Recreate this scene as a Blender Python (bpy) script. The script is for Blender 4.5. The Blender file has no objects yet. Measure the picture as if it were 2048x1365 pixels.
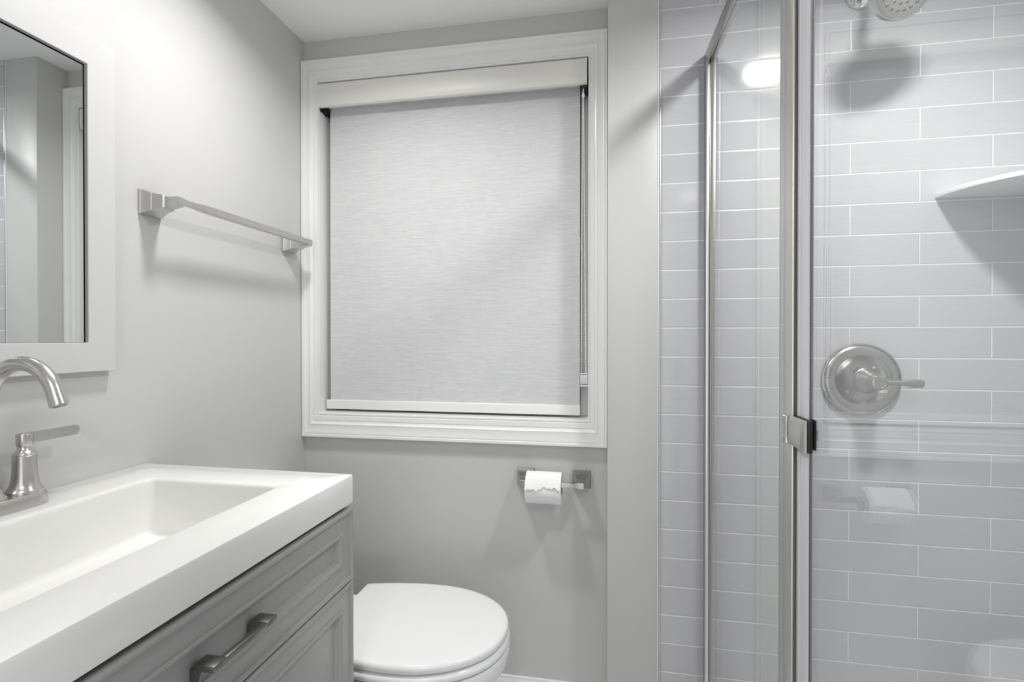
import bpy, bmesh, math, random
from mathutils import Vector, Matrix
R = math.radians
C = bpy.context.scene.collection
S = bpy.context.scene
random.seed(4)

# ------------------------------------------------------------------ camera
H = 1.12                                   # eye height; every z below is written as H + offset from the eye
cd = bpy.data.cameras.new('camera')
cam = bpy.data.objects.new('camera', cd); C.objects.link(cam)
cam.location = (0, 0, H)
cam.rotation_euler = (R(90 - 0.377), 0, R(10.58))
cd.sensor_width = 36; cd.lens = 36 * 1038.5 / 2048; cd.clip_start = 0.02
S.camera = cam
# ------------------------------------------------------------------ world (even ambient fill, added to soften the shadows; enters by the doorway)
w = bpy.data.worlds.new('world'); S.world = w; w.use_nodes = True
w.node_tree.nodes['Background'].inputs[0].default_value = (0.97, 0.98, 1.0, 1)
w.node_tree.nodes['Background'].inputs[1].default_value = 1.7
# ------------------------------------------------------------------ lamps: recessed LED downlights in the ceiling
CEIL = H + 0.977
def downlight(x, y, watts, spread=150, r=0.062):
    ld = bpy.data.lights.new('downlight_glow', 'AREA'); ld.shape = 'DISK'; ld.size = 2 * r
    ld.energy = watts; ld.color = (1.0, 0.985, 0.96); ld.spread = R(spread)
    lo = bpy.data.objects.new('downlight_glow', ld); C.objects.link(lo); lo.location = (x, y, CEIL - 0.006)
    return lo
LAMPS = [(0.557, 0.893, 10.6, 164), (-0.585, 1.00, 5.6, 150), (-0.02, -0.80, 7.2, 170)]
for a in LAMPS: downlight(*a)
# ------------------------------------------------------------------ exposure
S.view_settings.view_transform = 'Standard'; S.view_settings.look = 'None'
S.view_settings.exposure = 0.14; S.view_settings.gamma = 1; S.view_settings.use_curve_mapping = False
S.cycles.max_bounces = 14; S.cycles.diffuse_bounces = 6; S.cycles.glossy_bounces = 8; S.cycles.transparent_max_bounces = 16
S.cycles.caustics_reflective = False; S.cycles.caustics_refractive = False

# ------------------------------------------------------------------ materials
def mat(name, col, rough=0.5, metal=0.0, spec=0.5, noise=0.0, nscale=40, bump=0.0, bscale=300, aniso=None, coat=0.0):
    m = bpy.data.materials.new(name); m.use_nodes = True
    nt = m.node_tree; b = nt.nodes['Principled BSDF']
    b.inputs['Base Color'].default_value = (*col, 1); b.inputs['Roughness'].default_value = rough
    b.inputs['Metallic'].default_value = metal; b.inputs['Specular IOR Level'].default_value = spec
    b.inputs['Coat Weight'].default_value = coat; b.inputs['Coat Roughness'].default_value = 0.05
    tc = nt.nodes.new('ShaderNodeTexCoord')
    src = tc.outputs['Object']
    if aniso:                                            # brushed grain: squash the coordinate
        mp = nt.nodes.new('ShaderNodeMapping'); mp.inputs['Scale'].default_value = aniso
        nt.links.new(src, mp.inputs[0]); src = mp.outputs[0]
    if noise:
        n = nt.nodes.new('ShaderNodeTexNoise'); n.inputs['Scale'].default_value = nscale; n.inputs['Detail'].default_value = 4
        nt.links.new(src, n.inputs['Vector'])
        mx = nt.nodes.new('ShaderNodeMix'); mx.data_type = 'RGBA'
        mx.inputs['A'].default_value = (*[c * (1 - noise) for c in col], 1); mx.inputs['B'].default_value = (*[min(1, c * (1 + noise)) for c in col], 1)
        nt.links.new(n.outputs['Fac'], mx.inputs['Factor']); nt.links.new(mx.outputs['Result'], b.inputs['Base Color'])
    if bump:
        n2 = nt.nodes.new('ShaderNodeTexNoise'); n2.inputs['Scale'].default_value = bscale; n2.inputs['Detail'].default_value = 3
        nt.links.new(src, n2.inputs['Vector'])
        bp = nt.nodes.new('ShaderNodeBump'); bp.inputs['Strength'].default_value = bump; bp.inputs['Distance'].default_value = 0.0015
        nt.links.new(n2.outputs['Fac'], bp.inputs['Height']); nt.links.new(bp.outputs[0], b.inputs['Normal'])
    return m
M = {}
M['paint'] = mat('wall_paint', (0.585, 0.585, 0.577), 0.42, noise=0.015, nscale=6, bump=0.10, bscale=160)
M['ceil'] = mat('ceiling_paint', (0.92, 0.92, 0.915), 0.7, bump=0.06, bscale=120)
M['trim'] = mat('trim_paint', (0.83, 0.83, 0.825), 0.25, noise=0.01)
M['floor'] = mat('floor_tile', (0.74, 0.74, 0.73), 0.4, noise=0.08, nscale=8)
M['cabinet'] = mat('cabinet_paint', (0.36, 0.36, 0.35), 0.3, noise=0.015)
M['quartz'] = mat('sink_acrylic', (0.86, 0.86, 0.84), 0.16, noise=0.006)
M['ceramic'] = mat('toilet_ceramic', (0.85, 0.85, 0.855), 0.13, noise=0.005)
M['frame'] = mat('mirror_frame_paint', (0.60, 0.60, 0.605), 0.4, noise=0.01)
M['nickel'] = mat('brushed_nickel', (0.60, 0.59, 0.57), 0.27, 1.0, noise=0.07, nscale=60, aniso=(14, 14, 1))
M['satin'] = mat('satin_nickel', (0.58, 0.575, 0.56), 0.36, 1.0, noise=0.05, nscale=90)
M['chrome'] = mat('polished_chrome', (0.74, 0.74, 0.74), 0.08, 1.0, noise=0.01)
M['pull'] = mat('gunmetal_pull', (0.25, 0.245, 0.235), 0.36, 1.0, noise=0.06, nscale=80)
M['header'] = mat('header_metal', (0.43, 0.42, 0.395), 0.3, 1.0, noise=0.05, nscale=60)
M['holder'] = mat('bright_nickel', (0.47, 0.465, 0.45), 0.16, 1.0, noise=0.03, nscale=60)
M['valve'] = mat('valve_nickel', (0.46, 0.455, 0.44), 0.28, 1.0, noise=0.07, nscale=70)
M['alu'] = mat('brushed_aluminium', (0.66, 0.65, 0.62), 0.34, 1.0, noise=0.05, nscale=30, aniso=(30, 30, 1))
M['black'] = mat('black_rubber', (0.012, 0.012, 0.012), 0.5, noise=0.1)
M['rubber'] = mat('grey_rubber', (0.16, 0.16, 0.16), 0.5, noise=0.1)
M['paper'] = mat('toilet_paper', (0.88, 0.88, 0.88), 0.95, bump=0.25, bscale=350)
M['card'] = mat('cardboard_core', (0.35, 0.29, 0.22), 0.9, noise=0.1)
M['cream'] = mat('cream_fascia', (0.80, 0.79, 0.745), 0.38, noise=0.01)
M['shelf'] = mat('shelf_solid_surface', (0.80, 0.80, 0.81), 0.12, noise=0.01)
M['vinyl'] = mat('window_vinyl', (0.78, 0.78, 0.775), 0.4, noise=0.01)
M['dark'] = mat('gap_shade', (0.03, 0.03, 0.03), 0.7, noise=0.1)  # near-black colour standing in for the shade inside narrow gaps
M['bead'] = mat('white_plastic_bead', (0.9, 0.9, 0.9), 0.3, noise=0.01)

def fabric_mat():
    m = bpy.data.materials.new('shade_fabric'); m.use_nodes = True; nt = m.node_tree; b = nt.nodes['Principled BSDF']
    b.inputs['Roughness'].default_value = 0.85
    tc = nt.nodes.new('ShaderNodeTexCoord'); mp = nt.nodes.new('ShaderNodeMapping'); mp.inputs['Scale'].default_value = (22, 1, 520)
    n = nt.nodes.new('ShaderNodeTexNoise'); n.inputs['Scale'].default_value = 1.0; n.inputs['Detail'].default_value = 5; n.inputs['Roughness'].default_value = 0.65
    nt.links.new(tc.outputs['Object'], mp.inputs[0]); nt.links.new(mp.outputs[0], n.inputs['Vector'])
    mp2 = nt.nodes.new('ShaderNodeMapping'); mp2.inputs['Scale'].default_value = (500, 1, 30)
    n2 = nt.nodes.new('ShaderNodeTexNoise'); n2.inputs['Scale'].default_value = 1.0
    nt.links.new(tc.outputs['Object'], mp2.inputs[0]); nt.links.new(mp2.outputs[0], n2.inputs['Vector'])
    cr = nt.nodes.new('ShaderNodeValToRGB')
    cr.color_ramp.elements[0].position = 0.42; cr.color_ramp.elements[0].color = (0.60, 0.605, 0.62, 1)
    cr.color_ramp.elements[1].position = 0.68; cr.color_ramp.elements[1].color = (0.715, 0.715, 0.72, 1)
    ad = nt.nodes.new('ShaderNodeMath'); ad.operation = 'MULTIPLY_ADD'; ad.inputs[1].default_value = 0.12
    sb = nt.nodes.new('ShaderNodeMath'); sb.operation = 'SUBTRACT'; sb.inputs[1].default_value = 0.06
    nt.links.new(n2.outputs['Fac'], ad.inputs[0]); nt.links.new(n.outputs['Fac'], ad.inputs[2])
    nt.links.new(ad.outputs[0], sb.inputs[0]); nt.links.new(sb.outputs[0], cr.inputs[0]); nt.links.new(cr.outputs[0], b.inputs['Base Color'])
    return m
M['fabric'] = fabric_mat()

PITCH = 0.0782; BRICK = PITCH * 4.034
def tile_mat(name, along):
    """glossy grey-lilac subway tile in running bond with pale grout; 'along' is the horizontal axis of the wall"""
    m = bpy.data.materials.new(name); m.use_nodes = True; nt = m.node_tree; b = nt.nodes['Principled BSDF']
    tc = nt.nodes.new('ShaderNodeTexCoord'); sp = nt.nodes.new('ShaderNodeSeparateXYZ'); cb = nt.nodes.new('ShaderNodeCombineXYZ')
    nt.links.new(tc.outputs['Object'], sp.inputs[0])
    ax = nt.nodes.new('ShaderNodeMath'); ax.operation = 'SUBTRACT'; ax.inputs[1].default_value = 0.6042 - 40 * BRICK
    az = nt.nodes.new('ShaderNodeMath'); az.operation = 'SUBTRACT'; az.inputs[1].default_value = H + 0.8117 - 0.0034 - 30 * PITCH
    nt.links.new(sp.outputs[along], ax.inputs[0]); nt.links.new(sp.outputs['Z'], az.inputs[0])
    # keep parity: row index 29 (odd) lies just under the k=0 joint
    nt.links.new(ax.outputs[0], cb.inputs[0]); nt.links.new(az.outputs[0], cb.inputs[1])
    def brick(mortar, smooth):
        t = nt.nodes.new('ShaderNodeTexBrick'); t.offset = 0.5; t.offset_frequency = 2; t.squash = 1; t.squash_frequency = 2
        t.inputs['Scale'].default_value = 1; t.inputs['Mortar Size'].default_value = mortar; t.inputs['Mortar Smooth'].default_value = smooth
        t.inputs['Bias'].default_value = 0; t.inputs['Brick Width'].default_value = BRICK; t.inputs['Row Height'].default_value = PITCH
        t.inputs['Color1'].default_value = (0.525, 0.525, 0.552, 1); t.inputs['Color2'].default_value = (0.55, 0.55, 0.575, 1)
        t.inputs['Mortar'].default_value = (0.80, 0.80, 0.80, 1)
        nt.links.new(cb.outputs[0], t.inputs['Vector']); return t
    t1 = brick(0.0014, 0.2); t2 = brick(0.0032, 1.0)
    # fine horizontal linen grain in the glaze
    mp = nt.nodes.new('ShaderNodeMapping'); mp.inputs['Scale'].default_value = (9, 9, 420)
    n = nt.nodes.new('ShaderNodeTexNoise'); n.inputs['Scale'].default_value = 1; n.inputs['Detail'].default_value = 3
    nt.links.new(tc.outputs['Object'], mp.inputs[0]); nt.links.new(mp.outputs[0], n.inputs['Vector'])
    mr = nt.nodes.new('ShaderNodeMapRange'); mr.inputs['To Min'].default_value = 0.95; mr.inputs['To Max'].default_value = 1.05
    nt.links.new(n.outputs['Fac'], mr.inputs['Value'])
    mu = nt.nodes.new('ShaderNodeMix'); mu.data_type = 'RGBA'; mu.blend_type = 'MULTIPLY'; mu.inputs['Factor'].default_value = 1
    nt.links.new(t1.outputs['Color'], mu.inputs['A']); nt.links.new(mr.outputs[0], mu.inputs['B']); nt.links.new(mu.outputs['Result'], b.inputs['Base Color'])
    rr = nt.nodes.new('ShaderNodeMapRange'); rr.inputs['To Min'].default_value = 0.11; rr.inputs['To Max'].default_value = 0.6
    nt.links.new(t2.outputs['Fac'], rr.inputs['Value']); nt.links.new(rr.outputs[0], b.inputs['Roughness'])
    iv = nt.nodes.new('ShaderNodeMath'); iv.operation = 'SUBTRACT'; iv.inputs[0].default_value = 1
    nt.links.new(t2.outputs['Fac'], iv.inputs[1])
    b1 = nt.nodes.new('ShaderNodeBump'); b1.inputs['Strength'].default_value = 0.6; b1.inputs['Distance'].default_value = 0.0011
    nt.links.new(iv.outputs[0], b1.inputs['Height'])
    b2 = nt.nodes.new('ShaderNodeBump'); b2.inputs['Strength'].default_value = 0.02; b2.inputs['Distance'].default_value = 0.001
    nt.links.new(n.outputs['Fac'], b2.inputs['Height']); nt.links.new(b1.outputs[0], b2.inputs['Normal'])
    nt.links.new(b2.outputs[0], b.inputs['Normal'])
    return m
M['tile_x'] = tile_mat('subway_tile_back', 'X'); M['tile_y'] = tile_mat('subway_tile_side', 'Y')

def glass_mat(name, tint=(0.97, 0.985, 0.98), rough=0.0, gain=1.0):
    """clear sheet glass: Fresnel reflection over straight transmission (both faces of the sheet use the same air-to-glass ratio)"""
    m = bpy.data.materials.new(name); m.use_nodes = True; nt = m.node_tree; nt.nodes.remove(nt.nodes['Principled BSDF'])
    out = nt.nodes['Material Output']
    tr = nt.nodes.new('ShaderNodeBsdfTransparent'); tr.inputs[0].default_value = (*tint, 1)
    gl = nt.nodes.new('ShaderNodeBsdfGlossy'); gl.inputs['Roughness'].default_value = rough; gl.inputs[0].default_value = (1, 1, 1, 1)
    g = nt.nodes.new('ShaderNodeNewGeometry'); fr = nt.nodes.new('ShaderNodeFresnel')
    mr = nt.nodes.new('ShaderNodeMapRange'); mr.inputs['To Min'].default_value = 1.5; mr.inputs['To Max'].default_value = 1 / 1.5
    nt.links.new(g.outputs['Backfacing'], mr.inputs['Value']); nt.links.new(mr.outputs[0], fr.inputs['IOR'])
    mx = nt.nodes.new('ShaderNodeMixShader')
    nt.links.new(fr.outputs[0], mx.inputs[0]); nt.links.new(tr.outputs[0], mx.inputs[1]); nt.links.new(gl.outputs[0], mx.inputs[2])
    nt.links.new(mx.outputs[0], out.inputs['Surface'])
    return m
M['glass'] = glass_mat('shower_glass')
def seal_mat():
    m = bpy.data.materials.new('clear_vinyl_seal'); m.use_nodes = True; nt = m.node_tree; b = nt.nodes['Principled BSDF']
    b.inputs['Base Color'].default_value = (0.70, 0.695, 0.735, 1); b.inputs['Roughness'].default_value = 0.2; b.inputs['Alpha'].default_value = 1.0
    return m
M['seal'] = seal_mat()
def mirror_mat():
    m = mat('silvered_mirror', (0.80, 0.82, 0.82), 0.0, 1.0)
    return m
M['mirror'] = mirror_mat()
def emit_mat():
    m = bpy.data.materials.new('lamp_diffuser'); m.use_nodes = True; b = m.node_tree.nodes['Principled BSDF']
    b.inputs['Base Color'].default_value = (0.9, 0.9, 0.9, 1); b.inputs['Emission Color'].default_value = (1, 0.985, 0.96, 1); b.inputs['Emission Strength'].default_value = 8
    return m
M['lamp'] = emit_mat()

# ------------------------------------------------------------------ mesh helpers (all coordinates are world metres)
def obj(name, bm, m, parent=None, smooth=35, recalc=True):
    if recalc: bmesh.ops.recalc_face_normals(bm, faces=bm.faces)
    me = bpy.data.meshes.new(name); bm.to_mesh(me); bm.free()
    ms = m if isinstance(m, (list, tuple)) else [m]
    for x in ms: me.materials.append(x)
    if smooth:
        me.polygons.foreach_set('use_smooth', [True] * len(me.polygons)); me.set_sharp_from_angle(angle=R(smooth))
    o = bpy.data.objects.new(name, me); C.objects.link(o)
    if parent:
        o.parent = parent; o.matrix_parent_inverse = WM(parent).inverted()
    return o
def WM(o):
    m = Matrix.Translation(o.location)
    return (WM(o.parent) @ o.matrix_parent_inverse @ m) if o.parent else m
def thing(name, label, cat, loc, group=None):
    o = bpy.data.objects.new(name, None); C.objects.link(o); o.location = loc; o.empty_display_size = 0.05
    o['label'] = label; o['category'] = cat
    if group: o['group'] = group
    return o
def tag(o, label, cat, group=None):
    o['label'] = label; o['category'] = cat
    if group: o['group'] = group
    return o
def struct(o):
    o['kind'] = 'structure'; return o
def box(bm, x0, x1, y0, y1, z0, z1, bev=0.0, seg=2, mi=0):
    r = bmesh.ops.create_cube(bm, size=1)
    vs = r['verts']
    for v in vs:
        v.co = Vector(((x0 + x1) / 2 + v.co.x * (x1 - x0), (y0 + y1) / 2 + v.co.y * (y1 - y0), (z0 + z1) / 2 + v.co.z * (z1 - z0)))
    fs = list({f for v in vs for f in v.link_faces})
    for f in fs: f.material_index = mi
    if bev:
        es = list({e for v in vs for e in v.link_edges})
        rb = bmesh.ops.bevel(bm, geom=es, offset=bev, segments=seg, profile=0.5, affect='EDGES')
        for f in rb['faces']: f.material_index = mi
    return bm
def B(*a, **k):
    return box(bmesh.new(), *a, **k)
def loft(bm, loops, cap0=True, cap1=True, mi=0):
    """bridge closed loops that share a point count"""
    rings = [[bm.verts.new(Vector(p)) for p in lp] for lp in loops]
    n = len(rings[0])
    for a, b in zip(rings, rings[1:]):
        for i in range(n):
            j = (i + 1) % n
            f = bm.faces.new((a[i], a[j], b[j], b[i])); f.material_index = mi
    if cap0: bm.faces.new(rings[0][::-1]).material_index = mi
    if cap1: bm.faces.new(rings[-1]).material_index = mi
    return rings
def basis(axis):
    a = Vector(axis).normalized()
    h = Vector((0, 0, 1)) if abs(a.z) < 0.9 else Vector((1, 0, 0))
    u = h.cross(a).normalized(); v = a.cross(u)
    return a, u, v
def lathe(bm, o, axis, prof, n=48, cap0=True, cap1=True, mi=0):
    """prof: (distance along axis, radius)"""
    a, u, v = basis(axis); o = Vector(o)
    loops = [[o + a * d + (u * math.cos(2 * math.pi * i / n) + v * math.sin(2 * math.pi * i / n)) * max(r, 1e-5) for i in range(n)] for d, r in prof]
    loft(bm, loops, cap0, cap1, mi)
    return bm
def tube(bm, pts, rad, n=24, mi=0, cap=True):
    """round tube along points; rad a number or a list"""
    P = [Vector(p) for p in pts]
    rs = rad if isinstance(rad, (list, tuple)) else [rad] * len(P)
    T = [(P[min(i + 1, len(P) - 1)] - P[max(i - 1, 0)]).normalized() for i in range(len(P))]
    _, u, v = basis(T[0]); loops = []
    for p, t, r in zip(P, T, rs):
        u = (u - t * u.dot(t)).normalized(); v = t.cross(u)
        loops.append([p + (u * math.cos(2 * math.pi * i / n) + v * math.sin(2 * math.pi * i / n)) * r for i in range(n)])
    loft(bm, loops, cap, cap, mi)
    return bm
def rrect(cx, cy, hx, hy, r, z, k=6):
    """rounded rectangle loop in a horizontal plane"""
    r = min(r, hx, hy); out = []
    for q, (sx, sy) in enumerate(((1, 1), (-1, 1), (-1, -1), (1, -1))):
        for i in range(k + 1):
            a = math.pi / 2 * (q + i / k)
            out.append((cx + sx * (hx - r) + r * math.cos(a), cy + sy * (hy - r) + r * math.sin(a), z))
    return out
def wall_with_hole(x0, x1, y0, y1, z0, z1, hx0, hx1, hz0, hz1):
    bm = bmesh.new()
    def ring(y, a, b, c, d): return [bm.verts.new((a, y, c)), bm.verts.new((b, y, c)), bm.verts.new((b, y, d)), bm.verts.new((a, y, d))]
    of, hf = ring(y0, x0, x1, z0, z1), ring(y0, hx0, hx1, hz0, hz1)
    ob, hb = ring(y1, x0, x1, z0, z1), ring(y1, hx0, hx1, hz0, hz1)
    for i in range(4):
        j = (i + 1) % 4
        bm.faces.new((of[i], of[j], hf[j], hf[i])); bm.faces.new((ob[i], hb[i], hb[j], ob[j]))
        bm.faces.new((hf[i], hf[j], hb[j], hb[i])); bm.faces.new((of[i], ob[i], ob[j], of[j]))
    return bm

# ------------------------------------------------------------------ the room
XL, YT, YW, XR = -0.994, 1.463, 1.570, 1.0475     # left wall, tiled wall, window wall, shower's far side
XG = 0.262                                         # plane of the shower glass
YB = -1.35                                         # how far the room goes back behind the camera
struct(obj('floor', B(XL - 0.12, XR + 0.12, YB, YW + 0.12, -0.12, 0), M['floor']))
struct(obj('ceiling', B(XL - 0.12, XR + 0.12, YB, YW + 0.12, CEIL, CEIL + 0.12), M['ceil']))
struct(obj('wall_left', B(XL - 0.12, XL, YB, YW + 0.12, 0, CEIL), M['paint']))
# window wall of the toilet alcove
IX0, IX1, IZ0, IZ1 = -0.940, -0.0605, H - 0.247, H + 0.8365
struct(obj('wall_back', wall_with_hole(XL, -0.004, YW, YW + 0.12, 0, CEIL, IX0, IX1, IZ0, IZ1), M['paint'], smooth=0))
# painted end of the shower partition
struct(obj('wall_partition', B(-0.004, 0.1325, YT, YW + 0.12, 0, CEIL, bev=0.002), M['paint']))
struct(obj('wall_shower', B(0.1365, XR + 0.12, YT, YW + 0.12, 0, CEIL), M['tile_x'], smooth=0))
struct(obj('wall_right', B(XR, XR + 0.12, YB, YT, 0, CEIL), M['tile_y'], smooth=0))
bm = B(0.1298, 0.1335, YT - 0.0022, YT + 0.02, 0, CEIL, bev=0.001); box(bm, 0.1338, 0.1372, YT - 0.0035, YT + 0.02, 0, CEIL, bev=0.0008, mi=1)
struct(obj('trim_1', bm, [M['trim'], M['alu']]))
# wall behind the camera, with the doorway to the rest of the flat
bm = bmesh.new(); box(bm, XL, -0.42, YB - 0.12, YB, 0, CEIL); box(bm, 0.36, XR, YB - 0.12, YB, 0, CEIL); box(bm, -0.42, 0.36, YB - 0.12, YB, 2.0, CEIL)
struct(obj('wall_front', bm, M['paint']))
# skirting in the alcove
def skirt(name, x0, x1, y):
    prof = [(0, 0), (0.012, 0), (0.012, 0.058), (0.010, 0.064), (0.006, 0.070), (0.0055, 0.076), (0, 0.078)]
    bm = bmesh.new()
    loft(bm, [[(x, y - d, z) for d, z in prof] for x in (x0, x1)])
    return struct(obj(name, bm, M['trim'], smooth=25))
skirt('baseboard_back', XL, -0.004, YW)

# ------------------------------------------------------------------ window
OX0, OX1, OZ0, OZ1 = -0.9925, -0.0050, H - 0.3245, H + 0.9045
win = bpy.data.objects.new('window_1', None); C.objects.link(win); win.location = (-0.5, YW, IZ0); win['kind'] = 'structure'
def frame_sweep(prof, inner, outer, ysurf):
    """picture-frame moulding: prof = (0..1 across from the opening outwards, height off the wall)"""
    bm = bmesh.new(); (ix0, ix1, iz0, iz1), (ox0, ox1, oz0, oz1) = inner, outer
    loops = []
    for s, d in prof:
        a, b, c, e = (ix0 + (ox0 - ix0) * s, ix1 + (ox1 - ix1) * s, iz0 + (oz0 - iz0) * s, iz1 + (oz1 - iz1) * s)
        y = ysurf - d
        loops.append([(a, y, c), (b, y, c), (b, y, e), (a, y, e)])
    loft(bm, loops, False, False)
    return bm
cas = [(0.0, -0.012), (0.0, 0.0085), (0.015, 0.0095), (0.07, 0.0098), (0.085, 0.0082), (0.105, 0.0082), (0.125, 0.0105), (0.20, 0.0118), (0.30, 0.0122), (0.315, 0.0105),
       (0.40, 0.0125), (0.43, 0.0165), (0.455, 0.0178), (0.48, 0.0172), (0.56, 0.0160), (0.66, 0.0165), (0.76, 0.0185), (0.82, 0.0205), (0.845, 0.0205), (0.86, 0.0190), (0.88, 0.0200), (0.90, 0.0222), (0.985, 0.0225), (1.0, 0.0215), (1.0, 0.0)]
obj('casing', frame_sweep(cas, (IX0, IX1, IZ0, IZ1), (OX0, OX1, OZ0, OZ1), YW), M['trim'], win, smooth=28)
# lining of the opening
JY = YW + 0.118
bm = bmesh.new()
for a in ((IX0 - 0.008, IX0 + 0.0005, YW, JY, IZ0, IZ1), (IX1 - 0.0005, IX1 + 0.008, YW, JY, IZ0, IZ1), (IX0, IX1, YW, JY, IZ0 - 0.008, IZ0 + 0.0005), (IX0, IX1, YW, JY, IZ1 - 0.0005, IZ1 + 0.008)):
    box(bm, *a)
obj('window_lining', bm, M['trim'], win)
bm = bmesh.new()
sy0, sy1, sw = YW + 0.072, YW + 0.110, 0.028
box(bm, IX0 + 0.0005, IX0 + sw, sy0, sy1, IZ0 + 0.001, IZ1 - 0.001, bev=0.002); box(bm, IX1 - sw, IX1 - 0.0005, sy0, sy1, IZ0 + 0.001, IZ1 - 0.001, bev=0.002)
box(bm, IX0 + sw, IX1 - sw, sy0, sy1, IZ0 + 0.001, IZ0 + sw + 0.01, bev=0.002); box(bm, IX0 + sw, IX1 - sw, sy0, sy1, IZ1 - sw, IZ1 - 0.001, bev=0.002)
box(bm, IX0 + sw, IX1 - sw, sy0 + 0.004, sy1, (IZ0 + IZ1) / 2 - 0.02, (IZ0 + IZ1) / 2 + 0.02, bev=0.002)
obj('sash', bm, M['vinyl'], win)
pane_m = mat('night_pane', (0.10, 0.105, 0.11), 0.05, noise=0.02)
obj('pane', B(IX0 + sw - 0.004, IX1 - sw + 0.004, sy1 - 0.014, sy1 - 0.008, IZ0 + sw, IZ1 - sw), pane_m, win)

# ------------------------------------------------------------------ roller shade
sh = thing('roller_shade', 'white woven roller shade drawn down inside the trimmed window', 'window shade', (-0.5, YW + 0.03, H - 0.24))
FX0, FX1 = -0.9415, -0.0650
SX0, SX1, SY = -0.9230, -0.0884, YW + 0.040
# fascia: curved cover across the top
bm = bmesh.new()
pf = [(0.012, 0.0765), (-0.004, 0.0765), (-0.008, 0.074), (-0.0095, 0.068), (-0.0095, 0.020), (-0.0085, 0.010), (-0.0055, 0.003), (0.0, 0.0), (0.004, 0.0), (0.004, 0.003), (0.0, 0.004), (-0.003, 0.008), (-0.005, 0.02), (-0.005, 0.07), (0.012, 0.072)]
loft(bm, [[(x, YW + d, H + 0.7570 + z) for d, z in pf] for x in (FX0, FX1)])
obj('fascia', bm, M['cream'], sh, smooth=30)
def bracket(x0, x1):
    bm = B(x0, x1, YW + 0.002, YW + 0.062, H + 0.748, H + 0.828, bev=0.002)
    cx = (x0 + x1) / 2
    lathe(bm, (x0, YW + 0.034, H + 0.768), (1, 0, 0), [(0, 0.021), ((x1 - x0) + 0.008, 0.021), ((x1 - x0) + 0.008, 0.014), ((x1 - x0) + 0.012, 0.014)], 24)
    for i in range(7):
        a = R(200 + i * 24); y, z = YW + 0.034 + 0.022 * math.cos(a), H + 0.768 + 0.022 * math.sin(a)
        box(bm, x0 + 0.001, x1 + 0.004, y - 0.0022, y + 0.0022, z - 0.0022, z + 0.0022)
    return bm
obj('bracket', bracket(IX0 + 0.001, IX0 + 0.006), M['black'], sh)
obj('bracket', bracket(IX1 - 0.019, IX1 - 0.0055), M['black'], sh)
bm = bmesh.new(); lathe(bm, (SX0, YW + 0.034, H + 0.790), (1, 0, 0), [(0, 0.022), (SX1 - SX0, 0.022)], 32)
obj('roller_tube', bm, M['fabric'], sh)
top, bot = H + 0.775, H - 0.215
bm = bmesh.new(); nx = 40
edge = [(SX0 + (SX1 - SX0) * i / nx, SY + 0.0005 * math.sin(i * 0.55)) for i in range(nx + 1)]
edge = edge + [(x, y + 0.0018) for x, y in edge[::-1]]
loft(bm, [[(x, y, z) for x, y in edge] for z in (top, (top + bot) / 2, bot)])
obj('shade_fabric', bm, M['fabric'], sh)
obj('hem_bar', B(-0.9345, -0.0872, SY - 0.010, SY + 0.003, H - 0.2395, H - 0.2085, bev=0.0028, seg=3), M['trim'], sh)
# bead chain: a loop that runs through a clear tensioner
def chain(x, y, x1, y1, z0, z1):
    bm = bmesh.new(); n = int((z0 - z1) / 0.0058)
    for i in range(n + 1):
        t = i / n
        bmesh.ops.create_uvsphere(bm, u_segments=8, v_segments=6, radius=0.0021, matrix=Matrix.Translation((x + (x1 - x) * t, y + (y1 - y) * t, z0 + (z1 - z0) * t)))
    tube(bm, [(x, y, z0), (x1, y1, z1)], 0.0007, 6)
    return bm
obj('bead_chain', chain(-0.0768, YW + 0.006, -0.0682, YW + 0.006, H + 0.762, H - 0.108), M['bead'], sh)
obj('bead_chain', chain(-0.0790, YW + 0.030, -0.0830, YW + 0.012, H + 0.752, H - 0.108), M['bead'], sh)
bm = bmesh.new(); lathe(bm, (-0.0765, YW + 0.006, H + 0.735), (0, 0, -1), [(0, 0.002), (0.004, 0.0040), (0.011, 0.0052), (0.014, 0.003)], 16)
obj('chain_stop', bm, M['bead'], sh)
bm = B(-0.0855, -0.0620, YW + 0.001, YW + 0.024, H - 0.140, H - 0.111, bev=0.002)
obj('chain_tensioner', bm, M['seal'], sh)
for a, b in ((0.1475, 0.1425), (0.1100, 0.1075)): obj('tensioner_bracket', B(-0.0860, -0.0612, YW + 0.0, YW + 0.026, H - a, H - b, bev=0.0008), M['vinyl'], sh)

# ------------------------------------------------------------------ mirror
def mitred_frame(y0, y1, z0, z1, wd, x_wall, prof):
    """frame on the left wall: prof = (inset from outer edge, height off the wall)"""
    bm = bmesh.new(); loops = []
    for s, d in prof:
        x = x_wall + d
        loops.append([(x, y0 + s, z0 + s), (x, y1 - s, z0 + s), (x, y1 - s, z1 - s), (x, y0 + s, z1 - s)])
    loft(bm, loops, False, False)
    return bm
MY0, MY1, MZ0, MZ1, MW, MT = 0.315, 0.882, H - 0.0655, H + 0.577, 0.0560, 0.018
mr_ = thing('wall_mirror', 'rectangular wall mirror in a flat pale grey frame above the sink', 'mirror', (XL, (MY0 + MY1) / 2, MZ0))
fp = [(0.0005, 0.0), (0.0, 0.001), (0.0, MT - 0.001), (0.001, MT), (MW - 0.001, MT), (MW, MT - 0.001), (MW, 0.0100), (MW - 0.007, 0.0098), (MW - 0.007, 0.001)]
obj('frame', mitred_frame(MY0, MY1, MZ0, MZ1, MW, XL, fp), M['frame'], mr_, smooth=30)
obj('backing', B(XL + 0.0005, XL + 0.003, MY0 + MW - 0.008, MY1 - MW + 0.008, MZ0 + MW - 0.008, MZ1 - MW + 0.008), M['dark'], mr_)  # coloured near-black so the slot round the glass reads as shade
gp = 0.0036
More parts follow.
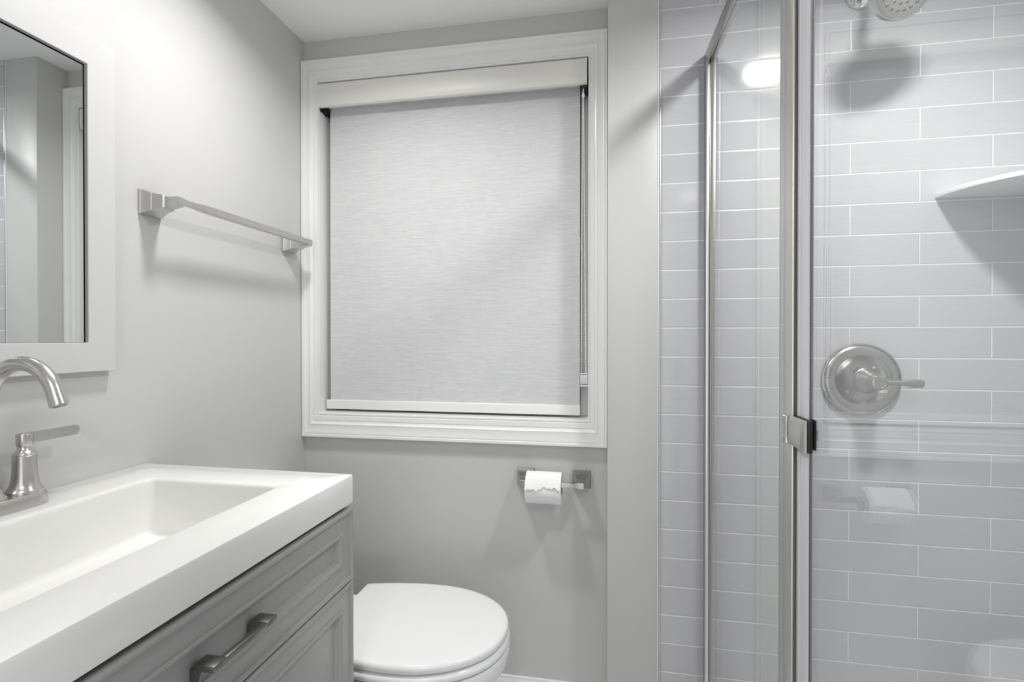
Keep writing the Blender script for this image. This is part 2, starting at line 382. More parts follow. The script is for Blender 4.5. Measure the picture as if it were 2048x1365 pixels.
obj('mirror_glass', B(XL + 0.0028, XL + 0.0090, MY0 + MW + gp, MY1 - MW - gp, MZ0 + MW + 0.0006, MZ1 - MW - gp), M['mirror'], mr_, smooth=0)
for v in bpy.data.objects['mirror_glass'].data.vertices: v.co.x += 0.0055 * (v.co.y - MY0 - MW)

# ------------------------------------------------------------------ fittings shared by the towel bar and the paper holder
def square_post(c, n, u, v, hw, hh, steps):
    """stepped square rosette: c on the wall, n out of the wall; steps = (height, scale)"""
    bm = bmesh.new(); c, n, u, v = Vector(c), Vector(n), Vector(u), Vector(v)
    loft(bm, [[c + n * d + u * (sx * hw * s) + v * (sy * hh * s + off) for sx, sy in ((1, 1), (-1, 1), (-1, -1), (1, -1))] for d, s, off in steps])
    es = [e for e in bm.edges]
    bmesh.ops.bevel(bm, geom=es, offset=0.0006, segments=1, affect='EDGES')
    return bm
ROS = [(0.0, 1.0, 0), (0.004, 1.0, 0), (0.0055, 0.96, 0), (0.022, 0.76, 0), (0.024, 0.74, 0), (0.026, 0.69, 0), (0.048, 0.54, 0), (0.051, 0.44, 0), (0.0795, 0.31, 0)]
# towel bar on the left wall
TBZ, TBY0, TBY1, TBD = H + 0.2975, 0.9785, 1.4765, 0.072
tb = thing('towel_bar', 'brushed nickel towel bar on the left wall with square posts', 'towel bar', (XL, (TBY0 + TBY1) / 2, TBZ))
for yy in (TBY0, TBY1):
    obj('post', square_post((XL, yy, TBZ - 0.0035), (1, 0, 0), (0, 1, 0), (0, 0, 1), 0.0290, 0.0268, ROS), M['satin'], tb, smooth=30)
def flat_bar(p0, p1, side, up, prof):
    """bar along p0-p1 whose half width/height vary: prof = (t, half side, half up)"""
    bm = bmesh.new(); p0, p1, side, up = Vector(p0), Vector(p1), Vector(side), Vector(up)
    loft(bm, [[p0.lerp(p1, t) + side * (sx * a) + up * (sy * b) for sx, sy in ((1, 1), (-1, 1), (-1, -1), (1, -1))] for t, a, b in prof])
    bmesh.ops.bevel(bm, geom=bm.edges[:], offset=0.0008, segments=2, affect='EDGES')
    return bm
bx = XL + TBD
obj('bar', flat_bar((bx, TBY0 - 0.010, TBZ), (bx, TBY1 + 0.012, TBZ), (1, 0, 0), (0, 0, 1),
    [(0, 0.0085, 0.0075), (0.035, 0.0085, 0.0075), (0.055, 0.0062, 0.0058), (0.11, 0.0062, 0.0058), (0.15, 0.0075, 0.0075), (0.155, 0.0075, 0.0075), (0.158, 0.0074, 0.0083), (0.86, 0.0074, 0.0083), (0.95, 0.0072, 0.0080), (1, 0.0075, 0.0082)]), M['satin'], tb, smooth=30)
# paper holder under the window
PHZ = H - 0.4255
ph = thing('toilet_paper_holder', 'brushed nickel paper holder with two square posts under the window', 'toilet paper holder', (-0.165, YW, PHZ))
PX0, PX1, PBY, PBZ = -0.2490, -0.0800, YW - 0.059, H - 0.4285
PROS = [(0.0, 1.0, 0), (0.004, 1.0, 0), (0.0055, 0.96, 0), (0.022, 0.76, 0), (0.0235, 0.74, 0), (0.0255, 0.70, 0), (0.048, 0.46, -0.001), (0.0495, 0.41, -0.001), (0.0665, 0.34, -0.003)]
for xx in (PX0, PX1):
    obj('post', square_post((xx, YW, PHZ), (0, -1, 0), (-1, 0, 0), (0, 0, 1), 0.0270, 0.0265, PROS), M['holder'], ph, smooth=30)
obj('bar', flat_bar((PX0, PBY, PBZ), (PX1, PBY, PBZ), (0, 1, 0), (0, 0, 1), [(0, 0.0078, 0.0070), (0.10, 0.0078, 0.0070), (0.24, 0.0055, 0.0055), (0.30, 0.0070, 0.0082), (0.70, 0.0070, 0.0082), (0.76, 0.0055, 0.0055), (0.90, 0.0078, 0.0070), (1, 0.0078, 0.0070)]), M['holder'], ph, smooth=30)
# the roll
RX0, RX1, RR, RC = -0.2375, -0.1345, 0.0455, 0.0195
rcy, rcz = PBY - 0.001, PBZ - 0.0115
roll = thing('toilet_paper_roll', 'white toilet paper roll with a torn sheet hanging on the nickel holder', 'toilet paper', (-0.186, rcy, rcz - RR))
bm = bmesh.new(); n = 64
prof = [(RX0, RC), (RX0, RR - 0.002), (RX0 + 0.002, RR), (RX1 - 0.002, RR), (RX1, RR - 0.002), (RX1, RC)]
loft(bm, [[(x, rcy + r * math.cos(2 * math.pi * i / n), rcz + r * math.sin(2 * math.pi * i / n)) for i in range(n)] for x, r in prof], False, False)
obj('paper', bm, M['paper'], roll)
bm = bmesh.new()
loft(bm, [[(x, rcy + r * math.cos(2 * math.pi * i / 40), rcz + r * math.sin(2 * math.pi * i / 40)) for i in range(40)] for x, r in ((RX0, RC), (RX1, RC), (RX1, RC - 0.001), (RX0, RC - 0.001), (RX0, RC))], False, False)
obj('core', bm, M['card'], roll)
bm = bmesh.new(); na, nx = 26, 30; rows = []
for k in range(na + 1):
    row = []
    for i in range(nx + 1):
        t = i / nx
        end = 169 + 5 * math.sin(t * 7.0) + 3.0 * math.sin(t * 19 + 1) + 2 * math.sin(t * 43)
        a = R(40 + (end - 40) * k / na)
        lift = 0.0012 + 0.0042 * max(0, (k / na - 0.72) / 0.28) ** 2 * (0.7 + 0.3 * math.sin(t * 9))
        row.append(bm.verts.new((RX0 + 0.0005 + (RX1 - RX0 - 0.001) * t, rcy + (RR + lift) * math.cos(a), rcz + (RR + lift) * math.sin(a))))
    rows.append(row)
for k in range(na):
    for i in range(nx): bm.faces.new((rows[k][i], rows[k][i + 1], rows[k + 1][i + 1], rows[k + 1][i]))
obj('loose_sheet', bm, M['paper'], roll)

# ------------------------------------------------------------------ vanity
VY0, VY1 = 0.282, 0.9635
VXF = -0.503
CT, CB = H - 0.2735, H - 0.3300
vt = thing('sink_top', 'thick glossy white vanity top with a deep rectangular basin', 'sink', (-0.75, (VY0 + VY1) / 2, CB))
bm = bmesh.new()
cx, cy, hx, hy = (XL + VXF) / 2, (VY0 + VY1) / 2, (VXF - XL) / 2 - 0.0005, (VY1 - VY0) / 2
bx0, bx1, by0, by1 = -0.8790, -0.6010, 0.384, 0.8630
bcx, bcy, bhx, bhy = (bx0 + bx1) / 2, (by0 + by1) / 2, (bx1 - bx0) / 2, (by1 - by0) / 2
ZF = H - 0.3810
loops = [rrect(cx, cy, hx - 0.004, hy - 0.004, 0.003, CB), rrect(cx, cy, hx - 0.0008, hy - 0.0008, 0.004, CB + 0.0004), rrect(cx, cy, hx, hy, 0.004, CB + 0.003), rrect(cx, cy, hx, hy, 0.004, CT - 0.004),
         rrect(cx, cy, hx - 0.0009, hy - 0.0009, 0.004, CT - 0.0012), rrect(cx, cy, hx - 0.0035, hy - 0.0035, 0.004, CT)]
for i in range(7):
    a = math.pi / 2 * i / 6; e = 0.008
    loops.append(rrect(bcx, bcy, bhx + e - e * math.sin(a), bhy + e - e * math.sin(a), 0.016, CT - e + e * math.cos(a)))
loops.append(rrect(bcx, bcy, bhx - 0.002, bhy - 0.003, 0.016, CT - 0.03))
loops.append(rrect(bcx, bcy, bhx - 0.005, bhy - 0.005, 0.016, ZF + 0.012))
for i in range(1, 6):
    a = math.pi / 2 * i / 5; e = 0.012
    loops.append(rrect(bcx, bcy, bhx - 0.005 - e * (1 - math.cos(a)), bhy - 0.005 - e * (1 - math.cos(a)), 0.016, ZF + 0.012 - e * math.sin(a)))
loops.append(rrect(bcx, bcy, 0.03, 0.03, 0.03, ZF - 0.003))
loft(bm, loops, False, True)
obj('basin', bm, M['quartz'], vt, smooth=40)
bm = bmesh.new(); lathe(bm, (bcx, bcy, ZF - 0.004), (0, 0, 1), [(0, 0.026), (0.003, 0.026), (0.004, 0.022), (0.003, 0.016)], 32)
obj('drain', bm, M['nickel'], vt)

cab = thing('vanity_cabinet', 'grey painted vanity cabinet with one bar pull under the white sink top', 'cabinet', (-0.75, (VY0 + VY1) / 2, 0))
bm = B(XL + 0.001, -0.5205, VY1 - 0.019, VY1 - 0.003, 0.09, CB - 0.0004, bev=0.001); box(bm, XL + 0.001, -0.5205, VY0 + 0.002, VY0 + 0.019, 0.09, CB - 0.0004, bev=0.001)
box(bm, XL + 0.001, XL + 0.012, VY0 + 0.019, VY1 - 0.019, 0.09, CB - 0.0004); box(bm, XL + 0.012, -0.5205, VY0 + 0.019, VY1 - 0.019, 0.09, 0.105)
box(bm, -0.537, -0.5205, VY0 + 0.019, VY1 - 0.019, H - 0.50, H - 0.465); box(bm, -0.537, -0.5225, VY0 + 0.019, VY1 - 0.019, CB - 0.045, CB - 0.012)
box(bm, XL + 0.001, -0.56, VY0 + 0.02, VY1 - 0.02, 0.0, 0.09)
obj('body', bm, M['cabinet'], cab)
obj('gap_shade_strip', B(-0.540, -0.5235, VY0 + 0.02, VY1 - 0.02, CB - 0.011, CB - 0.0004), M['dark'], cab)  # near-black strip painting the shade in the gap below the counter
def panel(y0, y1, z0, z1, xb=-0.5204, xf=-0.5005, stile=0.044):
    """drawer or door front with a rounded outer edge, flat frame, raised inner bead and a sunk panel (faces +x)"""
    pr = [(0.0, xb)] + [(0.0050 - 0.0050 * math.cos(R(k)), xf - 0.0050 + 0.0050 * math.sin(R(k))) for k in range(0, 181, 20)] + [(0.0106, xf - 0.0054), (stile - 0.004, xf - 0.0054)]
    pr += [(stile - 0.0005 - 0.0035 * math.cos(R(k)), xf - 0.0052 + 0.0035 * math.sin(R(k))) for k in range(0, 121, 20)] + [(stile + 0.0055, xf - 0.0060), (stile + 0.0075, xf - 0.0125), (stile + 0.0085, xf - 0.0136)]
    bm = bmesh.new()
    loft(bm, [[(x, y0 + s, z0 + s), (x, y1 - s, z0 + s), (x, y1 - s, z1 - s), (x, y0 + s, z1 - s)] for s, x in pr])
    return bm
DZ1, DZ0 = H - 0.3375, H - 0.4815
DY0, DY1 = VY0 + 0.002, VY1 - 0.0025
dr = obj('drawer', panel(DY0, DY1, DZ0, DZ1), M['cabinet'], cab, smooth=28)
# the bar pull
PY0, PY1, PZ = 0.5592, 0.6845, H - 0.4110
pf_, pb_ = -0.4790, -0.5145
bm = B(pf_ - 0.0085, pf_, PY0 + 0.0215, PY1 - 0.0215, PZ - 0.0038, PZ + 0.0038, bev=0.0007)
for yy in (PY0, PY1):
    s = 1 if yy == PY0 else -1
    a, b = sorted((yy, yy + s * 0.0225))
    box(bm, pf_ - 0.0285, pf_ + 0.0002, a, b, PZ - 0.0040, PZ + 0.0040, bev=0.0007)
    a, b = sorted((yy + s * 0.0010, yy + s * 0.0200))
    loft(bm, [[(pb_, a, z), (pb_, b, z), (x, b, z), (x, a, z)] for z, x in ((PZ - 0.0250, pf_ - 0.0250), (PZ - 0.0240, pf_ - 0.0240), (PZ - 0.0100, pf_ - 0.0200), (PZ - 0.0039, pf_ - 0.0170))])
obj('bar_pull', bm, M['pull'], dr, smooth=30)
yc = (VY0 + VY1) / 2
for a, b in ((yc + 0.0012, DY1), (DY0, yc - 0.0012)):
    obj('door', panel(a, b, 0.105, H - 0.4845), M['cabinet'], cab, smooth=28)

# ------------------------------------------------------------------ faucet
fx, fy = -0.9415, 0.6380
fc = thing('faucet', 'brushed nickel centerset faucet with gooseneck spout on the sink deck', 'faucet', (fx, fy, CT))
bm = bmesh.new()
loft(bm, [rrect(fx, fy, 0.0290, 0.0800, 0.029, CT + 0.0002, 10), rrect(fx, fy, 0.0290, 0.0800, 0.029, CT + 0.0015, 10), rrect(fx, fy, 0.0280, 0.0790, 0.028, CT + 0.014, 10), rrect(fx, fy, 0.0268, 0.0778, 0.027, CT + 0.0185, 10), rrect(fx, fy, 0.0245, 0.0755, 0.025, CT + 0.0205, 10)])
obj('base_plate', bm, M['nickel'], fc, smooth=40)
bz = CT + 0.0200
flare = [(0.0, 0.0236), (0.0025, 0.0242), (0.005, 0.0238), (0.008, 0.0215), (0.013, 0.0190), (0.020, 0.0174), (0.030, 0.0163), (0.045, 0.0159), (0.0605, 0.0158), (0.0612, 0.0152), (0.0620, 0.0152), (0.0628, 0.0158), (0.0645, 0.0155), (0.067, 0.0130), (0.070, 0.0102), (0.0735, 0.0088), (0.0758, 0.0086)]
def handle(s):
    hy = fy + s * 0.0510
    bm = bmesh.new(); lathe(bm, (fx, hy, bz), (0, 0, 1), flare, 48)
    lathe(bm, (fx, hy, bz + 0.0756), (0, 0, 1), [(0, 0.0102), (0.0008, 0.0108), (0.019, 0.0112), (0.0205, 0.0106), (0.0207, 0.004)], 40)
    h = obj('handle', bm, M['nickel'], fc, smooth=40)
    bm = bmesh.new()                                                     # lever: a thin blade on edge with a rounded tip
    z0, z1, L, r = bz + 0.0790, bz + 0.0972, 0.089, 0.0088
    pts = [(-0.0075, z0), (L - r, z0 + 0.0010)]
    for i in range(1, 12):
        a = -math.pi / 2 + math.pi * i / 12; zc = (z0 + z1) / 2 + 0.0005
        pts.append((L - r + r * math.cos(a), zc + r * math.sin(a)))
    pts += [(L - r, z1), (-0.0075, z1)]
    loft(bm, [[(fx + x, hy + s * p, z) for p, z in pts] for x in (-0.0024, 0.0024)])
    bmesh.ops.bevel(bm, geom=[e for e in bm.edges if abs(e.verts[0].co.x - e.verts[1].co.x) < 1e-6], offset=0.0005, segments=2, affect='EDGES')
    obj('lever', bm, M['satin'], h, smooth=40)
handle(1); handle(-1)
bm = bmesh.new()
lathe(bm, (fx, fy, bz), (0, 0, 1), [(0, 0.0215), (0.003, 0.0215), (0.007, 0.0185), (0.013, 0.0155), (0.022, 0.0128), (0.03, 0.0118)], 40)
ra, zc_ = 0.0655, H - 0.1050
pts = [(fx, fy, bz + 0.02), (fx, fy, bz + 0.05), (fx, fy, zc_ - 0.02)] + [(fx + ra - ra * math.cos(R(a)), fy, zc_ + ra * math.sin(R(a))) for a in range(0, 163, 6)]
t_ = Vector(pts[-1]) - Vector(pts[-2]); pts += [tuple(Vector(pts[-1]) + t_ * k) for k in (1.2, 2.6)]
tube(bm, pts, [0.0115] * 3 + [0.0113] * (len(pts) - 5) + [0.0118, 0.0120], 32)
e, d = Vector(pts[-1]), (Vector(pts[-1]) - Vector(pts[-2])).normalized()
lathe(bm, e + d * 0.0, d, [(0.0, 0.0108), (0.0012, 0.0105), (0.0012, 0.0085), (-0.004, 0.008)], 32, True, True)
obj('spout', bm, M['nickel'], fc, smooth=40)
bm = bmesh.new(); tube(bm, [(fx - 0.020, fy, bz), (fx - 0.020, fy, bz + 0.045)], 0.0028, 12); lathe(bm, (fx - 0.020, fy, bz + 0.045), (0, 0, 1), [(0, 0.003), (0.002, 0.0055), (0.006, 0.006), (0.010, 0.0035)], 16)
obj('lift_rod', bm, M['nickel'], fc)

# ------------------------------------------------------------------ toilet
tl = thing('toilet', 'white toilet with closed lid between the vanity and the window wall', 'toilet', (-0.62, 1.225, 0))
TCY = 1.2250
def egg(z, grow=0.0, xb=-0.677, xt=-0.2405, b=0.1880, bb=0.1570, n=64, xm=-0.475, sx=1.0):
    """outline of seat or rim: straight back edge, widest at xm, round front"""
    out = []; b, bb, xt, xb = b + grow, bb + grow, xt + grow, xb - grow * 0.3
    top = []
    for i in range(13):
        x = xb + (xm - xb) * i / 12; t = (xm - x) / (xm - xb); top.append((x, b - (b - bb) * t ** 2.0))
    for i in range(1, 31):
        a = math.pi / 2 * i / 30
        ex = 2 / 2.12
        top.append((xm + (xt - xm) * math.sin(a) ** ex, b * max(0.0, math.cos(a)) ** ex))
    for x, y in top: out.append((x, TCY + y, z))
    for x, y in top[::-1][1:]: out.append((x, TCY - y, z))
    return out
lt = H - 0.7000
bm = bmesh.new()
loft(bm, [egg(lt - 0.0205, -0.006), egg(lt - 0.0195, -0.0015), egg(lt - 0.0165, 0.0), egg(lt - 0.0095, 0.0), egg(lt - 0.006, -0.0012), egg(lt - 0.003, -0.004), egg(lt - 0.0012, -0.009), egg(lt - 0.0004, -0.018), egg(lt, -0.05), egg(lt + 0.0012, -0.10)])
obj('lid', bm, M['ceramic'], tl, smooth=50)
bm = bmesh.new()
s1 = lt - 0.0245
def ring_egg(z, g): return egg(z, g)
loft(bm, [ring_egg(s1 - 0.019, -0.004), ring_egg(s1 - 0.017, 0.002), ring_egg(s1 - 0.011, 0.0042), ring_egg(s1 - 0.005, 0.0025), ring_egg(s1 - 0.001, -0.002), ring_egg(s1, -0.008), ring_egg(s1 - 0.002, -0.055), ring_egg(s1 - 0.018, -0.060)], False, False)
obj('seat', bm, M['ceramic'], tl, smooth=50)
bm = bmesh.new()
r1 = s1 - 0.0215
def bowl_loop(z, g, shrink, shift): 
    return [((x - (-0.50)) * shrink - 0.50 + shift, (y - TCY) * shrink + TCY, z) for x, y, z in egg(z, g)]
loft(bm, [bowl_loop(0.0, 0, 0.60, -0.06), bowl_loop(0.02, 0, 0.60, -0.06), bowl_loop(0.10, 0, 0.56, -0.06), bowl_loop(0.18, 0, 0.62, -0.05), bowl_loop(0.25, 0, 0.80, -0.02), bowl_loop(0.305, 0, 0.93, -0.006), bowl_loop(r1 - 0.045, 0.0, 0.985, 0), bowl_loop(r1 - 0.02, 0.003, 1.0, 0), bowl_loop(r1 - 0.006, 0.0035, 1.0, 0), bowl_loop(r1 - 0.001, 0.001, 1.0, 0), bowl_loop(r1, -0.004, 1.0, 0), bowl_loop(r1, -0.055, 1.0, 0), bowl_loop(r1 - 0.05, -0.065, 1, 0), bowl_loop(r1 - 0.16, -0.11, 1, 0)], True, True)
loft(bm, [rrect(-0.79, TCY, 0.145, 0.115, 0.03, 0.0), rrect(-0.79, TCY, 0.14, 0.11, 0.03, 0.2), rrect(-0.80, TCY, 0.175, 0.165, 0.04, r1 - 0.02), rrect(-0.80, TCY, 0.175, 0.165, 0.04, r1 - 0.004), rrect(-0.80, TCY, 0.171, 0.161, 0.04, r1)])
obj('bowl', bm, M['ceramic'], tl, smooth=50)
for s in (-1, 1):
    obj('hinge_cap', B(-0.705, -0.672, TCY + s * 0.075 - 0.018, TCY + s * 0.075 + 0.018, r1, lt - 0.004, bev=0.006, seg=3), M['ceramic'], tl)
bm = bmesh.new()
loft(bm, [rrect(-0.889, TCY, 0.090, 0.185, 0.03, r1 + 0.001), rrect(-0.889, TCY, 0.098, 0.195, 0.03, r1 + 0.03), rrect(-0.889, TCY, 0.102, 0.200, 0.03, 0.655)])
obj('tank', bm, M['ceramic'], tl, smooth=50)
bm = bmesh.new()
loft(bm, [rrect(-0.887, TCY, 0.103, 0.203, 0.03, 0.6552), rrect(-0.887, TCY, 0.106, 0.206, 0.03, 0.660), rrect(-0.887, TCY, 0.106, 0.206, 0.03, 0.678), rrect(-0.887, TCY, 0.100, 0.200, 0.03, 0.685)])
obj('tank_lid', bm, M['ceramic'], tl, smooth=50)
bm = B(-0.787, -0.776, TCY + 0.14, TCY + 0.16, 0.60, 0.62, bev=0.003); box(bm, -0.778, -0.770, TCY + 0.07, TCY + 0.16, 0.604, 0.616, bev=0.003)
obj('flush_lever', bm, M['chrome'], tl)

# ------------------------------------------------------------------ shower enclosure
# fixed pane with its wall channel, header and hinge post
HZ0, HZ1 = H + 0.7270, H + 0.7560
PYA, PYB = 0.8420, 0.7790
en = thing('shower_screen', 'fixed clear glass shower panel with metal post, wall channel and header rail', 'shower screen', (XG, 1.12, 0.09))
obj('glass_pane', B(XG - 0.003, XG + 0.003, PYA - 0.010, YT - 0.012, 0.095, HZ0 + 0.006), M['glass'], en, smooth=0)
bm = bmesh.new()
box(bm, XG - 0.0118, XG - 0.0036, YT - 0.028, YT - 0.0002, 0.09, HZ0 + 0.003, bev=0.0008); box(bm, XG + 0.0036, XG + 0.0118, YT - 0.028, YT - 0.0002, 0.09, HZ0 + 0.003, bev=0.0008)
box(bm, XG - 0.0118, XG + 0.0118, YT - 0.004, YT - 0.0001, 0.09, HZ0 + 0.003)
obj('wall_channel', bm, M['alu'], en)
obj('gasket', B(XG - 0.0036, XG + 0.0036, YT - 0.0265, YT - 0.005, 0.10, HZ0 + 0.002), M['black'], en)
# header rail: slightly out of line with the pane, as it was fitted
bm = B(-0.0120, -0.0050, -1.30, -0.0005, HZ0 - 0.003, HZ1, bev=0.0007); box(bm, -0.0051, -0.0019, -1.30, -0.0005, HZ0 - 0.0012, HZ1 - 0.004, mi=1); box(bm, -0.0020, 0.0075, -1.30, -0.0005, HZ0 + 0.0005, HZ1 - 0.002, bev=0.0007); box(bm, 0.0075, 0.0115, -1.30, -0.0005, HZ0 + 0.006, HZ1 - 0.006, bev=0.0007)  # middle strip coloured black for the shade of the gap beside the glass
for v in bm.verts:
    x, y = v.co.x, v.co.y; t = R(2.1)
    v.co.x = XG + x * math.cos(t) - y * math.sin(t); v.co.y = YT + x * math.sin(t) + y * math.cos(t)
    if v.co.y > YT - 0.002: v.co.y = YT - 0.0003
obj('header_rail', bm, [M['header'], M['black']], en)
bm = bmesh.new()
box(bm, XG - 0.0105, XG + 0.011, PYA - 0.0255, PYA, 0.09, HZ0, bev=0.0012)
box(bm, XG - 0.0125, XG - 0.0095, PYB, PYA - 0.0262, 0.09, HZ0, bev=0.0008); box(bm, XG + 0.0085, XG + 0.0115, PYB, PYA - 0.0262, 0.09, HZ0, bev=0.0008)
box(bm, XG - 0.0096, XG + 0.0086, PYB + 0.014, PYA - 0.0262, 0.09, HZ0)
obj('post', bm, M['alu'], en)
obj('post_gap_shade', B(XG - 0.0094, XG + 0.0084, PYB + 0.002, PYB + 0.0139, 0.091, HZ0 - 0.001), M['rubber'], en)  # dark block added to paint the shaded recess of the post
obj('sill_rail', B(XG - 0.0125, XG + 0.011, PYB, YT - 0.03, 0.082, 0.098, bev=0.001), M['alu'], en)
# door
YD0 = 0.10
dn = thing('shower_door', 'clear frameless glass shower door with a small metal hinge at its edge', 'shower door', (XG, 0.45, 0.10))
obj('glass_pane', B(XG - 0.003, XG + 0.003, YD0, PYB - 0.008, 0.105, HZ0 - 0.008), M['glass'], dn, smooth=0)
bm = bmesh.new()
y0, y1 = PYB - 0.040, PYB - 0.001
box(bm, XG - 0.0052, XG - 0.0038, y0, y1, 0.105, HZ0 - 0.008, bev=0.0004); box(bm, XG + 0.0038, XG + 0.0052, y0 + 0.012, y1, 0.105, HZ0 - 0.008, bev=0.0004)
box(bm, XG - 0.0066, XG - 0.0050, y1 - 0.011, y1, 0.105, HZ0 - 0.008, bev=0.0005)
obj('vinyl_seal', bm, M['seal'], dn)
def door_hinge(zc):
    h = obj('hinge', hinge_mesh(zc), M['satin'], dn, smooth=30)
    bm = B(XG - 0.0098, XG - 0.0031, 0.7290, 0.7860, zc - 0.0213, zc + 0.0213, bev=0.0016); box(bm, XG + 0.0031, XG + 0.0060, 0.7420, 0.7860, zc - 0.0200, zc + 0.0200, bev=0.001)
    obj('hinge_gasket', bm, M['black'], h)
def hinge_mesh(zc):
    bm = bmesh.new()
    # leaf on the glass with a chamfered face
    def lf(x, g): return [(x, 0.7310 + g, zc - 0.0205 + g), (x, 0.7845, zc - 0.0205 + g), (x, 0.7845, zc + 0.0205 - g), (x, 0.7310 + g, zc + 0.0205 - g)]
    loft(bm, [lf(XG - 0.0098, 0.0), lf(XG - 0.0125, 0.0), lf(XG - 0.0158, 0.0055), lf(XG - 0.0160, 0.0065)])
    loft(bm, [lf(XG + 0.0060, 0.013), lf(XG + 0.0090, 0.014), lf(XG + 0.0100, 0.016)])
    # barrel on the post
    lathe(bm, (XG - 0.0155, 0.7925, zc - 0.0200), (0, 0, 1), [(0, 0.0052), (0.001, 0.0060), (0.010, 0.0060), (0.0105, 0.0046), (0.0295, 0.0046), (0.030, 0.0060), (0.039, 0.0060), (0.040, 0.0052)], 24)
    box(bm, XG - 0.0160, XG - 0.0120, 0.7930, 0.8060, zc - 0.0190, zc - 0.0100, bev=0.0008); box(bm, XG - 0.0160, XG - 0.0120, 0.7930, 0.8060, zc + 0.0100, zc + 0.0190, bev=0.0008)
    box(bm, XG - 0.0140, XG - 0.0115, 0.7835, 0.7925, zc - 0.0185, zc + 0.0185)
    return bm
door_hinge(H - 0.1290)
door_hinge(0.25); door_hinge(H + 0.62)
obj('handle', B(XG - 0.03, XG - 0.012, 0.145, 0.157, H - 0.16, H + 0.04, bev=0.004, seg=3), M['chrome'], dn)
bm = B(XG - 0.012, XG + 0.001, 0.147, 0.155, H - 0.145, H - 0.137, bev=0.001); box(bm, XG - 0.012, XG + 0.001, 0.147, 0.155, H + 0.017, H + 0.025, bev=0.001)
obj('handle_stud', bm, M['chrome'], dn)
# pan and kerb
bm = B(XG - 0.04, XG + 0.04, YD0 - 0.02, YT - 0.0005, 0.0, 0.082, bev=0.006, seg=3); box(bm, XG + 0.03, XR - 0.0005, YD0 - 0.02, YT - 0.0005, 0.0, 0.03, bev=0.003)
tag(obj('shower_pan', bm, M['shelf']), 'white shower pan with a low kerb under the glass', 'shower pan')

# ------------------------------------------------------------------ shower fittings
VX, VZ = 0.6289, H - 0.1074
sv = thing('shower_valve', 'round brushed nickel shower valve plate with a lever on grey tile', 'shower valve', (VX, YT, VZ))
bm = bmesh.new()
lathe(bm, (VX, YT - 0.0005, VZ), (0, -1, 0), [(0, 0.0915), (0.002, 0.0922), (0.006, 0.0922), (0.0085, 0.0905), (0.0090, 0.0885), (0.0080, 0.0872), (0.0085, 0.0862), (0.0105, 0.0850), (0.0118, 0.0830), (0.0125, 0.0780), (0.0130, 0.0640), (0.0125, 0.0625), (0.0085, 0.0570), (0.0050, 0.0470), (0.0040, 0.0360), (0.0040, 0.0320)], 96)
# engraved tick marks and little letters round the rim
def rim_mark(a, r0, r1, wd):
    ca, sa = math.cos(a), math.sin(a); y = YT - 0.0133
    p = [(r0, -wd), (r1, -wd), (r1, wd), (r0, wd)]
    loft(bm, [[(VX + r * ca - t * sa, yy, VZ + r * sa + t * ca) for r, t in p] for yy in (y + 0.001, y - 0.0002)])
for a in (52, 38, 24, 146): rim_mark(R(a), 0.066, 0.076, 0.0009)
for i in range(14): rim_mark(R(58 + i * 6.6), 0.0655, 0.0662, 0.0035)
obj('escutcheon', bm, M['valve'], sv, smooth=35)
for sx, sz in ((0.030, 0.030), (-0.030, -0.030)):
    bm = bmesh.new(); lathe(bm, (VX + sx * 1.02, YT - 0.004, VZ + sz * 1.05), (0, -1, 0), [(0, 0.0042), (0.002, 0.0042), (0.0034, 0.0028), (0.0036, 0.001)], 20)
    obj('screw', bm, M['chrome'], sv)
bm = bmesh.new()
lathe(bm, (VX, YT - 0.004, VZ), (0, -1, 0), [(0, 0.0318), (0.030, 0.0316), (0.0312, 0.0300), (0.0345, 0.0300), (0.0355, 0.0315), (0.040, 0.0310), (0.0425, 0.0295), (0.070, 0.0205), (0.0715, 0.0198), (0.0725, 0.0205), (0.080, 0.0190), (0.0935, 0.0172), (0.096, 0.0160), (0.097, 0.0125), (0.0960, 0.0118), (0.0962, 0.004)], 64)
# lever: thin neck widening into a paddle that points right
hy = YT - 0.088
st = [(0.010, 0.0085, 0.0075), (0.020, 0.0070, 0.0055), (0.030, 0.0052, 0.0046), (0.042, 0.0052, 0.0042), (0.056, 0.0072, 0.0038), (0.070, 0.0095, 0.0034), (0.082, 0.0105, 0.0030), (0.090, 0.0098, 0.0028), (0.0945, 0.0070, 0.0024), (0.0958, 0.0030, 0.0016)]
loft(bm, [[(VX + d, hy - 0.006 * (d / 0.09) ** 2 + hz_ * math.sin(2 * math.pi * i / 24), VZ + hw * math.cos(2 * math.pi * i / 24) + 0.001 * math.sin(d * 60)) for i in range(24)] for d, hw, hz_ in st])
obj('lever', bm, M['valve'], sv, smooth=40)

AX, AZ = 0.6225, H + 0.8640
shd = thing('showerhead', 'brushed nickel shower head with nozzle face on a wall arm', 'shower head', (AX, YT, AZ))
bm = bmesh.new(); lathe(bm, (AX, YT - 0.0004, AZ), (0, -1, 0), [(0, 0.0305), (0.003, 0.0308), (0.007, 0.0295), (0.012, 0.0250), (0.016, 0.0180), (0.018, 0.0125), (0.0185, 0.011)], 56)
obj('flange', bm, M['chrome'], shd, smooth=50)
hc = Vector((0.6240, 1.2560, H + 0.7640)); hn = Vector((math.sin(R(16.5)) * math.cos(R(26)), -math.cos(R(16.5)) * math.cos(R(26)), -math.sin(R(26))))
nb = hc - hn * 0.058
bm = bmesh.new(); tube(bm, [(AX, YT - 0.01, AZ), (AX, YT - 0.05, AZ + 0.001), (AX, YT - 0.075, AZ - 0.005), (AX + 0.001, YT - 0.094, AZ - 0.020), nb - hn * 0.012 + Vector((0, 0, 0.004)), nb], 0.0105, 24)
obj('arm', bm, M['chrome'], shd, smooth=50)
bm = bmesh.new()
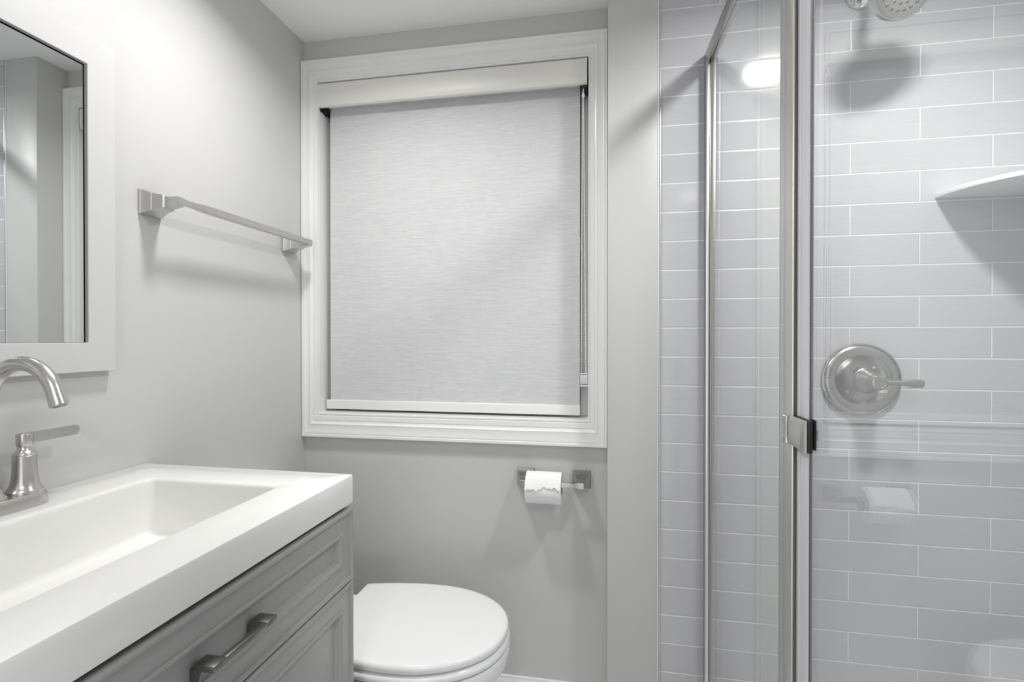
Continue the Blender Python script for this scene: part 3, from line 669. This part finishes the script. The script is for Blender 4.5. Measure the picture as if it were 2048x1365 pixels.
lathe(bm, nb - hn * 0.004, hn, [(0, 0.013), (0.002, 0.0165), (0.014, 0.0165), (0.018, 0.019), (0.028, 0.042), (0.040, 0.064), (0.046, 0.0705), (0.060, 0.0722), (0.0635, 0.0715), (0.064, 0.0690)], 72)
obj('head', bm, M['valve'], shd, smooth=40)
bm = bmesh.new(); a, u, v = basis(hn)
lathe(bm, hc + hn * 0.0022, hn, [(-0.002, 0.0684), (0.0002, 0.0682), (0.0012, 0.0665), (0.0018, 0.020), (0.0018, 0.001)], 64)
for rr, cnt in ((0.012, 5), (0.026, 11), (0.039, 16), (0.0525, 22)):
    for i in range(cnt):
        t = 2 * math.pi * (i + 0.3 * rr / 0.01) / cnt
        p = hc + hn * 0.0034 + (u * math.cos(t) + v * math.sin(t)) * rr
        lathe(bm, p, hn, [(0, 0.0037), (0.0016, 0.0034), (0.0024, 0.0022), (0.0008, 0.0018)], 12, mi=1)
obj('spray_face', bm, [M['valve'], M['rubber']], shd, smooth=40)

# corner shelf
SR, SZ0, SZ1 = 0.2520, H + 0.3455, H + 0.3575
bm = bmesh.new()
def arc(r, z): return [(XR - 0.0006, YT - 0.0006, z)] + [(XR - 0.0006 - r * math.cos(math.pi / 2 * i / 40), YT - 0.0006 - r * math.sin(math.pi / 2 * i / 40), z) for i in range(41)]
loft(bm, [arc(SR - 0.003, SZ0), arc(SR - 0.0005, SZ0 + 0.001), arc(SR, SZ0 + 0.004), arc(SR, SZ1 - 0.004), arc(SR - 0.0005, SZ1 - 0.001), arc(SR - 0.003, SZ1)])
tag(obj('corner_shelf', bm, M['shelf'], smooth=40), 'white quarter round corner shelf on the tiled shower wall', 'shelf')

# ------------------------------------------------------------------ ceiling downlights: trim ring and diffuser
LAB = ['recessed round ceiling light above the shower', 'recessed round ceiling light above the toilet', 'recessed round ceiling light over the doorway end of the room']
for (x, y, *_), lab in zip(LAMPS, LAB):
    d = thing('recessed_light', lab, 'ceiling light', (x, y, CEIL), 'recessed ceiling lights')
    bm = bmesh.new(); lathe(bm, (x, y, CEIL), (0, 0, -1), [(0.0, 0.090), (0.003, 0.090), (0.0045, 0.086), (0.004, 0.070), (0.0, 0.066)], 48, False, False)
    obj('trim_ring', bm, M['trim'], d)
    bm = bmesh.new(); lathe(bm, (x, y, CEIL), (0, 0, -1), [(0.0, 0.0655), (0.0025, 0.0655), (0.003, 0.060)], 48)
    obj('diffuser', bm, M['lamp'], d)
